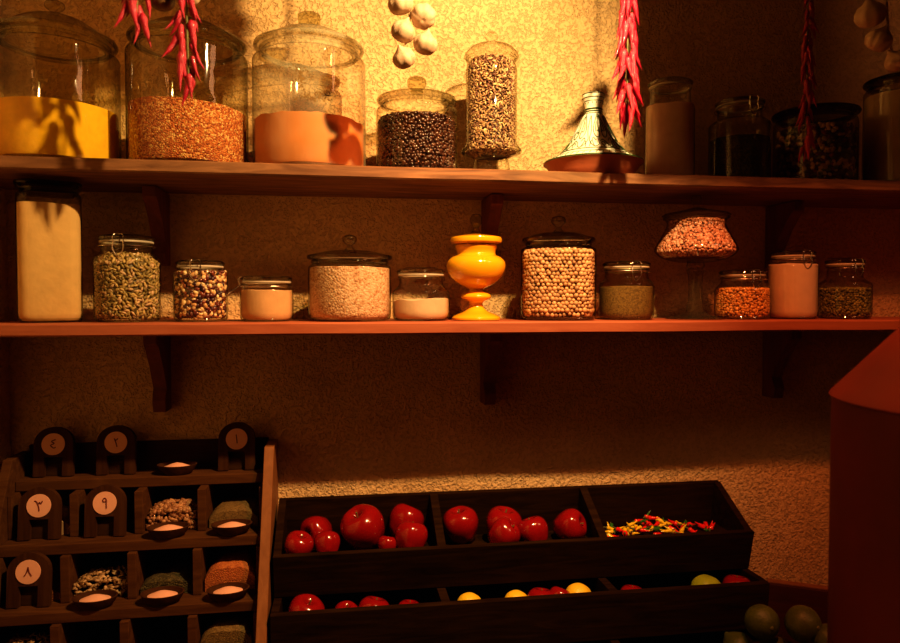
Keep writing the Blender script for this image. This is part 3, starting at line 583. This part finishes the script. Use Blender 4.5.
# ---------------------------------------------------------------- produce crates (stepped, three bays each)
BX = [-.137, .19, .527, .857]
ZM = at(450, 604.5, 1.298).z-EYE; ZT = at(700, 638, 1.29).z-EYE; ZB = ZT-.10; FL1 = -.513; FL2 = -.624
def crate(name, label, prof, xs, fl, th=.012):
    """prof: rim front (y,z), rim back (y,z), bottom back, bottom front — all absolute, z relative to the eye"""
    (yf, zf), (yb, zb), (ybb, zbb), (yfb, zfb) = prof
    t = thing(name, label, 'crate', (0, 0, 0), group='dark wooden produce crates')
    def panel(nm, a, b, n_, x0, x1):       # a slab from a to b (y,z), thickened along n_
        bm = bmesh.new(); A = []
        for x in (x0, x1):
            for q in (a, b, (b[0]+n_[0], b[1]+n_[1]), (a[0]+n_[0], a[1]+n_[1])): A.append(bm.verts.new((x, q[0], q[1]+EYE)))
        bm.faces.new(A[:4]); bm.faces.new(A[4:][::-1])
        for k in range(4): bm.faces.new((A[k], A[(k+1) % 4], A[4+(k+1) % 4], A[4+k]))
        bmesh.ops.recalc_face_normals(bm, faces=bm.faces); bmesh.ops.bevel(bm, geom=list(bm.edges), offset=.001, segments=1, affect='EDGES')
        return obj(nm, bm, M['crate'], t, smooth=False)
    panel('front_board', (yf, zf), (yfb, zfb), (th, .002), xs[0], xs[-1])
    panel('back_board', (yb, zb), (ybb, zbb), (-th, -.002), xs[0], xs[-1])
    panel('bottom_board', (yfb+th*.5, fl-.008), (yb-th, fl-.008), (0, .008), xs[0]+.002, xs[-1]-.002)
    for i, x in enumerate(xs):
        x0 = x if i == 0 else (x-th*1.3 if i == len(xs)-1 else x-th*.75)
        bm = bmesh.new(); e = .0005; x1 = x0+th*(1.5 if 0 < i < len(xs)-1 else 1.3)
        q = [(yf+th, zf+.002-e), (yb-th, zb-e), (ybb-th, zbb+th), (yfb+th, zfb+th)]
        A = [bm.verts.new((x0+e, a, b+EYE)) for a, b in q]; B = [bm.verts.new((x1-e, a, b+EYE)) for a, b in q]
        bm.faces.new(A); bm.faces.new(B[::-1])
        for k in range(4): bm.faces.new((A[k], B[k], B[(k+1) % 4], A[(k+1) % 4]))
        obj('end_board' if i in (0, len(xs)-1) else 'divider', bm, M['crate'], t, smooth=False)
    return t
crate('produce_crate', 'upper dark crate with three bays of red apples and small chilies', [(1.354, -.490), (1.505, -.418), (1.53, ZM+.0015), (1.374, ZM+.0015)], BX, FL1)
crate('produce_crate', 'middle dark crate with apples, lemons and a lime showing over its rim', [(1.298, ZM), (1.50, ZM-.0005), (1.50, ZT+.0015), (1.306, ZT+.0015)], BX, FL2)
crate('produce_crate', 'lowest dark crate at the bottom edge, piled with limes at its right', [(1.15, ZT), (1.50, ZT-.0005), (1.50, ZB), (1.156, ZB)], BX[:3]+[.87], ZT-.032)

# apples
def apple_bm():
    bm = bmesh.new()
    lathe(bm, [(0, -.72), (.12, -.76)] + spline([(.28, -.9), (.45, -.9), (.72, -.62), (.93, -.15), (1.0, .25), (.9, .66), (.62, .92), (.36, .93), (.16, .8), (.05, .66)], 4)+[(0, .64)], 36)
    for v in bm.verts:
        a = math.atan2(v.co.y, v.co.x); k = 1+.05*math.cos(5*a)*(.4 if v.co.z > -.3 else 1.0); v.co.x *= k; v.co.y *= k
        if v.co.z < -.7: v.co.z += .06*math.cos(5*a)
    return bm
ap = thing('apple', 'x', 'apple'); o = obj('flesh_and_skin', apple_bm(), M['apple'], ap); o.name = 'skin'
bm = bmesh.new(); tube(bm, [(0, 0, .6), (.02, 0, .8), (.06, 0, .98)], [.03, .028, .045], 6); obj('stem', bm, M['stemg'], ap)
bm = bmesh.new()
for k in range(5): a = k*2*PI/5; tube(bm, [(.02*math.cos(a), .02*math.sin(a), -.72), (.1*math.cos(a), .1*math.sin(a), -.8), (.16*math.cos(a), .16*math.sin(a), -.78)], [.03, .03, .005], 5)
obj('blossom_end', bm, M['stemg'], ap)
used = False
def put_apple(u_, v_, rp, Y, label, rot, group):
    global used
    p = at(u_, v_+(2.5 if group == G2 else 0), Y); s = rad(u_, rp, Y)*.98
    if group == G1:
        q = p.z-EYE; Y = max(FL1/(q/Y-.9*s/Y), 1.370+s*.9); s = rad(u_, rp, Y)*.98; p = at(u_, v_, Y); p.z = max(EYE+FL1+.9*s, p.z) if rp < 12 or u_ in (405, 503, 317) and v_ < 532 else EYE+FL1+.9*s
    if not used: o = ap; used = True; o.location = p; o.rotation_euler = rot; o.scale = (s,)*3; o['label'] = label
    else: o = dup(ap, p, rot, (s,)*3, label)
    o['group'] = group
G1 = 'red apples in the upper crate'; G2 = 'red apples in the middle crate'
for a in [
    (298, 551, 15, 1.385, 'front left apple in the first bay, only its crown above the rim', (.2, .3, 0)),
    (317, 531, 16, 1.44, 'apple at left in the first bay with blossom end facing out', (1.5, 0, -.7)),
    (327, 545, 13.5, 1.40, 'small apple low in the first bay in front of the blossom-end apple', (-.3, .5, 1)),
    (364, 529, 22.5, 1.42, 'largest red apple, middle of the first bay', (.3, -.45, 0)),
    (405, 523, 18, 1.455, 'red apple at the back right of the first bay', (.2, .5, 1)),
    (411, 543, 17, 1.39, 'red apple at the front right corner of the first bay', (.3, .2, 2)),
    (387, 546, 10, 1.40, 'little apple wedged beside the largest apple, first bay', (.3, .2, 2)),
    (461, 526, 18.5, 1.42, 'red apple at the left end of the second bay', (.1, -.2, 0)),
    (503, 526, 18.5, 1.45, 'red apple at the back centre of the second bay, behind another', (.2, 0, 1)),
    (503, 539, 16, 1.395, 'red apple front centre of the second bay', (.8, .2, 1)),
    (534, 541, 16, 1.395, 'low red apple right of centre in the second bay', (.2, .3, 3)),
    (569, 526, 16.5, 1.44, 'red apple at the right end of the second bay with stem to the side', (.6, 1.1, 0))]:
    put_apple(*a, G1)
for a in [
    (305, 613, 19, 1.345, 'dark red apple at the left in the first bay of the middle crate', (.2, .3, 0)),
    (346, 613, 13, 1.33, 'small apple in the first bay of the middle crate, second from left', (.2, .1, 0)),
    (373, 612, 17, 1.335, 'bright red apple in the first bay of the middle crate, third from left', (.1, .3, 1)),
    (409, 611, 13, 1.335, 'red apple at the right of the first bay of the middle crate', (.2, .1, 2)),
    (541, 601, 15, 1.335, 'dull red apple in the second bay of the middle crate, left of the shiny one', (.2, .1, 2)),
    (559, 597, 12, 1.34, 'shiny red apple beside the right lemon in the middle crate', (.5, .1, 2)),
    (632, 596, 13, 1.335, 'dark red apple at the left of the third bay of the middle crate', (.2, .1, 2)),
    (737, 588, 15, 1.345, 'dark red apple at the right of the third bay, beside the lime', (.2, .1, 2))]:
    put_apple(*a, G2)
# citrus
def citrus(name, mat, r, sq, label, group, p, rot):
    bm = bmesh.new(); lathe(bm, [(0, -1.22*r*sq), (.10*r, -1.2*r*sq), (.2*r, -1.08*r*sq)]+spline([(.5*r, -.88*r*sq), (.9*r, -.45*r*sq), (1*r, 0), (.9*r, .45*r*sq), (.5*r, .88*r*sq), (.2*r, 1.0*r*sq)], 4)+[(0, 1.03*r*sq)], 32)
    t = thing(name, label, name, p, group=group); t.rotation_euler = rot; obj('peel', bm, M[mat], t)
    bm = bmesh.new(); lathe(bm, [(0, 1.07*r*sq), (.09*r, 1.06*r*sq), (.12*r, 1.0*r*sq), (.1*r, .97*r*sq)], 7); obj('stem_button', bm, M['stemg'], t)
GL = 'lemons in the middle crate'
for u_, v_, rp, lb in ((469, 606, 13, 'leftmost lemon in the middle crate'), (516, 603, 12.5, 'middle lemon of three in the middle crate'), (578, 597, 13.5, 'rightmost lemon, beside the shiny red apple')):
    citrus('lemon', 'lemon', rad(u_, rp, 1.345), 1.05, lb, GL, at(u_, v_, 1.345), (0, 1.4, .2))
citrus('lime', 'lime', rad(707, 17, 1.34), .95, 'bright green lime in the third bay of the middle crate', 'limes', at(707, 592, 1.345), (.4, .9, 0))
citrus('lime', 'lime_shaded', rad(762, 17, 1.22), .95, 'shaded green lime by the crate corner, front left of the pile', 'limes', at(762, 622, 1.22), (1.5, .2, 0))
citrus('lime', 'lime_shaded', rad(803, 18, 1.19), .95, 'shaded green lime right of the front left one in the pile', 'limes', at(803, 624, 1.19), (1.2, 1.0, 0))
citrus('lime', 'lime_shaded', rad(830, 16, 1.16), .95, 'rightmost and lowest lime of the pile at the crate corner', 'limes', at(829, 640, 1.16), (.2, .4, 0))
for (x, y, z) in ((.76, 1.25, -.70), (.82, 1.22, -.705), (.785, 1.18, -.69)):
    citrus('lime', 'lime_shaded', .03, .95, 'lime low in the lowest crate under the pile', 'limes low in the lowest crate', (x, y, EYE+ZT-.004), (x*9, y*7, 0))
# small coloured chilies in the third bay
def little(mat, seed): return obj('tmp', chili_bm(1, .2, seed, .5), M[mat])
LM = {}
for c_ in ('r', 'y', 'g'):
    LM[c_] = []
    for k in range(3):
        o = little('chili_'+c_, k+5); LM[c_].append(o.data); bpy.data.objects.remove(o)
bm = bmesh.new(); tube(bm, [(0, 0, -.02), (.02, 0, .16), (.09, 0, .34)], [.1, .05, .045], 6); o = obj('tmp', bm, M['stemg']); stm = o.data; bpy.data.objects.remove(o)
rnd = random.Random(31); CN = {'r': 'red', 'y': 'yellow', 'g': 'green'}
spots = []
for k in range(64):
    f = (k*0.618) % 1; u_ = 605+f*90; c_ = rnd.choices('ryg', (3, 5, 2))[0]
    if u_ > 690: c_ = 'r'
    Y = rnd.uniform(1.39, 1.475); spots.append((u_, Y, c_))
for u_, c_ in ((700,'r'),(706,'r'),(712,'r'),(703,'r'),(708,'g'),(711,'r')): spots.append((u_, rnd.uniform(1.42, 1.46), c_))
for i, (u_, Y, c_) in enumerate(spots):
    heap = 0.016*math.exp(-((u_-645)/24)**2)+.004
    zfl = EYE-.566+.012+.01
    x = at(u_, 535, Y).x; z = EYE+FL1+.005+rnd.uniform(0, heap)*1.3
    l = rnd.uniform(.022, .032)
    yi = int((Y-1.39)/.03)
    t = thing('small_chili', 'small %s chili pepper lying in the mixed pile in the third bay' % CN[c_], 'chili pepper', (x, Y, z), group='small %s chilies in the third bay' % CN[c_])
    t.rotation_euler = (rnd.uniform(1.2, 1.9), rnd.uniform(-.5, .5), rnd.uniform(0, 6.28))
    if i % 11 == 3: t.rotation_euler = (rnd.uniform(2.6, 3.4), .2, 0)
    linked('flesh', LM[c_][i % 3], t, (0, 0, l*.5), (0, 0, 0), l); linked('stem', stm, t, (0, 0, l*.5), (0, 0, 0), l)
# ---------------------------------------------------------------- spice rack with numbered flaps
RX0, RX1 = -.637, -.163; NC = 4; CW = (RX1-RX0)/NC
rows = []
for (v_, Yf) in ((477, 1.468), (540, 1.395), (607, 1.345), (674, 1.295)):
    rows.append((Yf, at(150, v_, Yf).z))
rk = thing('spice_rack', 'stepped dark wooden spice rack with numbered arched flaps at lower left', 'rack', (0, 0, 0))
LD = .05; RB = 1.545
for i, (Yf, z) in enumerate(rows):
    bm = bmesh.new(); box(bm, RX0, RX1, Yf, RB-.012, z-.02, z, .0015); obj('ledge', bm, M['rack'], rk, smooth=False)
    if i > 0:
        for c in range(NC+1):
            x = RX0+CW*c; x0 = max(RX0, x-.008); x1 = min(RX1, x+.008)
            bm = bmesh.new(); box(bm, x0, x1, Yf+LD-.01, RB-.012, z+.0005, rows[i-1][1]-.0205, .001); obj('divider', bm, M['rack'], rk, smooth=False)
bm = bmesh.new(); box(bm, RX0, RX1, RB-.012, RB, TT+.001, at(150, 441, 1.54).z); obj('back_board', bm, M['rack_dark'], rk, smooth=False)
def side(x0, x1, mat, top):
    bm = bmesh.new(); q = [(RB, TT+.001), (1.27, TT+.001), (1.27, rows[3][1]), (1.46, top), (RB, top)]
    A = [bm.verts.new((x0, a, b)) for a, b in q]; B = [bm.verts.new((x1, a, b)) for a, b in q]
    bm.faces.new(A); bm.faces.new(B[::-1])
    for k in range(5): bm.faces.new((A[k], B[k], B[(k+1) % 5], A[(k+1) % 5]))
    bmesh.ops.bevel(bm, geom=list(bm.edges), offset=.001, segments=1, affect='EDGES'); obj('side_board', bm, mat, rk, smooth=False)
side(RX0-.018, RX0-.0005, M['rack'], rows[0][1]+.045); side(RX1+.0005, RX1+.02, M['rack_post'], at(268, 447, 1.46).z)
def flap(c, i, mark_, opened, dx=0):
    Yf, z = rows[i]; x = RX0+CW*(c+.5)+dx; w = .037; h = .098; th = .012
    bm = bmesh.new(); out = [(-w, 0), (-.017, 0), (-.017, .038), (.017, .038), (.017, 0), (w, 0), (w, h-w*.9)]
    for k in range(1, 12): a = PI*k/12; out.append((w*math.cos(a), h-w*.9+w*.9*math.sin(a)))
    out.append((-w, h-w*.9))
    A = [bm.verts.new((a, -th, b)) for a, b in out]; B = [bm.verts.new((a, 0, b)) for a, b in out]
    n_ = len(A)
    for V_ in (A, B):
        for idx in ((0, 1, 2, n_-1), (3, 4, 5, 6), (2, 3, *range(6, n_))): bm.faces.new([V_[q] for q in idx])
    for k in range(len(A)): bm.faces.new((A[k], B[k], B[(k+1) % len(A)], A[(k+1) % len(A)]))
    o = obj('arched_flap', bm, M['flap'], rk, smooth=False)
    o['label'] = ('flap folded forward on the ledge, disc facing up' if opened else 'upright arched flap')
    if opened:
        bpy.data.objects.remove(o); ld_ = .03 if i == 0 else .026
        bm = bmesh.new(); lathe(bm, [(0, 0), (.026, 0), (.034, .008), (.0395, .019), (.036, .019), (.030, .008), (.024, .004), (0, .004)], 40, sy=.72)
        o = obj('round_scoop', bm, M['flap'], rk); o['label'] = 'low rounded dark scoop lying open on the ledge with a pale paper disc'
        o.location = (x+.002, Yf+ld_-.010, z+.001); o.rotation_euler.z = random.uniform(-.12, .12)
        bm = bmesh.new(); lathe(bm, [(0, .0225), (.012, .0195), (.027, .0135), (.0265, .0125), (0, .0125)], 40, sy=.72); obj('number_disc', bm, M['disc'], o)
        return
    if opened: o.location = (x, Yf+LD-.002, z+.014); o.rotation_euler = (R(77), 0, random.uniform(-.12, .12))
    else: o.location = (x, Yf+(LD-.012 if i else .036), z+.001); o.rotation_euler = (R(-6), 0, random.uniform(-.04, .04))
    bm = bmesh.new(); box(bm, -w*.96, w*.96, .0005, .004, 0, h-w*.9); obj('shade_plate', bm, M['rack_dark'], o, smooth=False)  # added dark plate, stands in for shade behind the flap cutout
    bm = bmesh.new(); dr = .0218; dz = h-.034
    bmesh.ops.create_cone(bm, cap_ends=True, segments=40, radius1=dr, radius2=dr, depth=.0016, matrix=Matrix.Translation((0, -th-.0009, dz)) @ Matrix.Rotation(PI/2, 4, 'X'))
    d = obj('number_disc', bm, M['disc'], o, smooth=False)
    bm = bmesh.new(); s = .010
    for path in mark_:
        tube(bm, [(a*s, -th-.0018, dz+b*s) for a, b in spline([tuple(map(float, q)) for q in path], 4)], .0011, 6)
    if mark_:                                     # numerals hang on the flap beside their disc
        obj('numeral', bm, M['ink'], o)
    else: bm.free()
three = [[(.1,-1),(0,-.2),(-.35,.7),(-.75,.95)], [(-.3,.65),(-.1,.3),(.15,.7)], [(.15,.7),(.4,.35),(.65,.9)]]
nine = [[(.35,-1),(.3,-.2),(.3,.6),(0,.95),(-.35,.6),(-.2,.25),(.3,.3)]]
eight = [[(-.65,-.75),(-.2,0),(0,.9)], [(0,.9),(.2,0),(.65,-.75)]]
one = [[(.1,-.9),(.02,0),(-.1,.9)]]
four = [[(.45,.9),(-.3,.55),(.2,.15),(-.45,-.2),(.1,-.75),(.5,-.6)]]
two = [[(.25,-.9),(.05,-.1),(-.3,.8)], [(-.3,.8),(0,.45),(.4,.8)]]
flap(0, 0, four, False); flap(1, 0, two, False); flap(2, 0, [], True); flap(3, 0, one, False)
flap(0, 1, three, False); flap(1, 1, nine, False); flap(2, 1, [], True); flap(3, 1, [], True)
flap(0, 2, eight, False); flap(1, 2, [], True); flap(2, 2, [], True); flap(3, 2, [], True)
def bay_fill(c, i, kind, label, cat, name, h=.045):
    Yf, z = rows[i]; x0 = RX0+CW*c+.012; x1 = RX0+CW*(c+1)-.012; y0 = Yf+LD+.003; y1 = RB-.016
    pts, nr = [], []
    hh = lambda x, y: h*(1-.45*((x-(x0+x1)/2)/((x1-x0)/2))**4)*(.85+.15*min(1, (y-y0)/.02))
    bm = bmesh.new(); nx, ny = 16, 10; g_ = [[bm.verts.new((x0+(x1-x0)*a/nx, y0+(y1-y0)*b/ny, z+.001+hh(x0+(x1-x0)*a/nx, y0+(y1-y0)*b/ny)+noise.noise(Vector((a*.5, b*.5, c)))*.003)) for a in range(nx+1)] for b in range(ny+1)]
    for b in range(ny):
        for a in range(nx): bm.faces.new((g_[b][a], g_[b][a+1], g_[b+1][a+1], g_[b+1][a]))
    fr = [bm.verts.new((v.co.x, y0, z+.001)) for v in g_[0]]
    for a in range(nx): bm.faces.new((fr[a], fr[a+1], g_[0][a+1], g_[0][a]))
    if isinstance(kind, str): return tag(obj(name, bm, M[kind]), label, cat, kind='stuff')
    cols, dims, sp = kind; base = obj(name+'_core', bm, M['rack_dark']); bpy.data.objects.remove(base)
    rnd = random.Random(c*7+i)
    for _ in range(int((x1-x0)/sp*(.05+h)/sp*1.3)):
        x = rnd.uniform(x0, x1); q = rnd.random()*(h+.04)
        if q < h*.9: y = y0; zz = min(q, hh(x, y0)*rnd.uniform(.9, 1)); n_ = Vector((0, -1, .3))
        else: y = y0+(q-h*.95); zz = hh(x, y); n_ = Vector((0, -.2, 1))
        for rep in range(1): pts.append(Vector((x, y+rnd.uniform(0, .004), z+.003+max(.002, zz)))); nr.append(n_)
    return tag(grains(name, pts, nr, dims, cols, M['grain'], seed=c+i, sub=1), label, cat, kind='stuff')
bay_fill(2, 1, ([(.36,.17,.08),(.45,.24,.11),(.25,.11,.05)], (.007,.004,.0035), .0062), 'pale brown broken roots heaped in a rack bay, second row', 'spice', 'dried_roots')
bay_fill(3, 1, 'olive', 'olive green powder in the second row of the rack, rightmost bay', 'spice', 'olive_powder', .038)
bay_fill(1, 2, ([(.4,.26,.12),(.3,.18,.08),(.5,.34,.18)], (.0075,.0035,.002), .0075), 'dried seed pods in the third row of the rack, second bay', 'spice', 'dried_pods', .04)
bay_fill(2, 2, 'herb', 'dark leaves in the third row of the rack, third bay', 'herbs', 'dark_leaves', .03)
bay_fill(3, 2, 'orange_meal', 'orange meal heaped in the third row of the rack, rightmost bay', 'spice', 'orange_meal', .052)
bay_fill(3, 3, 'olive', 'olive herbs in the bottom row of the rack', 'herbs', 'olive_herbs', .05)
bay_fill(0, 1, 'beige', 'beige powder behind the flap of the left bay, second row', 'spice', 'beige_spice', .035)
bay_fill(0, 2, 'orange_meal', 'orange spice behind the flap of the left bay, third row', 'spice', 'orange_spice', .025)
bay_fill(0, 3, ([(.4,.26,.12),(.3,.18,.08)], (.008,.002,.002), .0075), 'pale stalks in the bottom left bay of the rack', 'herbs', 'pale_stalks', .04)

# ---------------------------------------------------------------- right side: leaning board, red can on a stool
a = Vector((1.0, 1.530)); ang = math.atan2(-.063, .11)
bm = bmesh.new(); box(bm, 0, .62, -.022, 0, 0, EYE-.672, .002); o = obj('upright_board', bm, M['board'], smooth=False)
bm = bmesh.new(); box(bm, .002, .618, -.021, -.001, EYE-.6715, EYE-.667, .001); obj('lit_edge', bm, M['rack_post'], o, smooth=False)  # paler wood stands in for light caught along the board's top
o.location = (a.x, a.y, 0); o.rotation_euler.z = ang; tag(o, 'dark red wooden board standing between the crates and the red can', 'board')
cx, cy = .80, .70; rr = .215
t = thing('metal_can', 'large red metal can with sloping shoulders at the right edge', 'can', (cx, cy, EYE-.62))
zs_ = at(828, 387, .86).z-(EYE-.62)
bm = bmesh.new(); lathe(bm, [(0, 0), (rr*.98, 0), (rr, .006), (rr, .02), (rr*.99, .024), (rr*.99, zs_-.006), (rr*1.005, zs_-.003), (rr*.995, zs_)]+[(rr*.97, zs_+.006), (rr*.35, zs_+.155), (rr*.34, zs_+.16)]+[(0, zs_+.16)], 64); obj('can_body', bm, M['can'], t)
bm = bmesh.new(); lathe(bm, [(rr*.33, zs_+.158), (rr*.33, zs_+.20), (rr*.42, zs_+.205), (rr*.42, zs_+.225), (0, zs_+.23)], 40); obj('cap', bm, M['can'], t)
bm = bmesh.new(); tube(bm, spline([(-.07, -.02, zs_+.13), (-.09, -.03, zs_+.19), (0, -.03, zs_+.27), (.09, -.03, zs_+.19), (.07, -.02, zs_+.13)], 6), .005, 8); obj('handle', bm, M['can'], t)
t = thing('wooden_stool', 'wooden stool under the red metal can', 'stool', (cx, cy, 0))
bm = bmesh.new(); box(bm, -.22, .22, -.22, .22, EYE-.655, EYE-.621, .004); obj('seat', bm, M['board'], t, smooth=False)
for sx in (-1, 1):
    for sy in (-1, 1):
        bm = bmesh.new(); box(bm, sx*.18-.02, sx*.18+.02, sy*.18-.02, sy*.18+.02, 0, EYE-.656, .002); obj('leg', bm, M['board'], t, smooth=False)

# ---------------------------------------------------------------- lamps and the light blockers added before them
LP = Vector((.38, .73, EYE+.72))
def spot(name, loc, tgt, energy, col, size, blend, rad_):
    l = bpy.data.lights.new(name, 'SPOT'); l.energy = energy; l.color = col; l.spot_size = R(size); l.spot_blend = blend; l.shadow_soft_size = rad_
    o = bpy.data.objects.new(name, l); C.objects.link(o); o.location = loc; o.rotation_euler = (Vector(tgt)-Vector(loc)).to_track_quat('-Z', 'Y').to_euler(); return o
spot('key_spot', LP, (-.3, 1.55, EYE+.22), 67, (1, .67, .29), 134, .55, .012)
spot('side_spot', Vector((.62, .70, EYE+.76)), (.65, 1.55, EYE-.22), 34, (1, .25, .07), 104, .5, .03)
def area(name, loc, tgt, energy, col, sx, sy):
    l = bpy.data.lights.new(name, 'AREA'); l.energy = energy; l.color = col; l.shape = 'RECTANGLE'; l.size = sx; l.size_y = sy
    o = bpy.data.objects.new(name, l); C.objects.link(o); o.location = loc; o.rotation_euler = (Vector(tgt)-Vector(loc)).to_track_quat('-Z', 'Y').to_euler(); return o
area('room_fill', (1.5, .3, 2.5), (.8, 1.5, 1.6), 5.2, (1, .44, .2), .5, .5)  # unseen fill lamp, added to brighten the upper right wall
w = bpy.data.worlds.new('world'); S.world = w; w.use_nodes = True
w.node_tree.nodes['Background'].inputs[0].default_value = (.9, .34, .09, 1); w.node_tree.nodes['Background'].inputs[1].default_value = .012

# unseen board and herbs added above the frame as light blockers; they shade the wall
def lerp_to_wall(xw, zw, Y):               # where the ray lamp -> wall point crosses depth Y
    k = (Y-LP.y)/(WALL-LP.y); return LP.x+(xw-LP.x)*k, LP.z+(zw+EYE-LP.z)*k
wr_ = at(632, 100, WALL)
Yp = .98
x0, _ = lerp_to_wall(wr_.x, .3, Yp); _, z0 = 0, EYE+.505
t = thing('light_blocker_panel', 'wooden shutter panel, an unseen addition above the frame that shades the wall', 'blocker', (x0, Yp, z0))
bm = bmesh.new()
for k in range(6): box(bm, .0+k*.16, .158+k*.16, 0, .015, 0, 2.6-z0-.12, .001)
obj('panel', bm, M['rack_dark'], t, smooth=False)
bm = bmesh.new()
for x in (.1, .8): tube(bm, [(x, .008, 2.6-z0-.13), (x, .008, 2.6-z0)], .004, 6)
obj('chain', bm, M['metal'], t)
def herb_blocker(x, y, z, w_, h_, seed, label):
    rnd = random.Random(seed); t = thing('herb_blocker', label, 'herbs', (x, y, z))
    bm = bmesh.new()
    for _ in range(60):
        a = rnd.uniform(0, 2*PI); q = rnd.random()**.5; L2 = rnd.uniform(.7, 1)*h_
        tube(bm, spline([(0, 0, h_), (math.cos(a)*w_*q*.5, math.sin(a)*w_*q*.25, h_-L2*.5), (math.cos(a)*w_*q, math.sin(a)*w_*q*.5, h_-L2)], 4), .0016, 4)
    obj('stems', bm, M['stemg'], t); bm = bmesh.new()
    for _ in range(2600):
        a = rnd.uniform(0, 2*PI); q = rnd.random()**.5; f = rnd.uniform(.0, .85); k = 1-f**1.5*.8; c_ = Vector((math.cos(a)*w_*q*k, math.sin(a)*w_*.5*q*k, h_*f))
        s = rnd.uniform(.008, .016); d1 = Vector((rnd.gauss(0,1), rnd.gauss(0,1), rnd.gauss(0,1))).normalized()*s; d2 = d1.orthogonal().normalized()*s*.5
        bm.faces.new([bm.verts.new(c_+q_) for q_ in (-d1, d2, d1, -d2)])
    obj('leaves', bm, M['herbs'], t, smooth=False)
    bm = bmesh.new(); tube(bm, [(0, 0, h_*.9), (0, 0, 2.6-z)], .002, 6); obj('twine', bm, M['cord'], t)
Yh = 1.08
p = at(128, 84, WALL); x, z = lerp_to_wall(p.x, p.z-EYE, Yh)
herb_blocker(x, Yh, z, .105, .3, 40, 'large herb bunch added unseen above the frame to shade the wall at left')  # added out of view to cast shade on the upper left wall

S.view_settings.view_transform = 'Standard'; S.view_settings.look = 'Medium High Contrast'; S.view_settings.exposure = 0
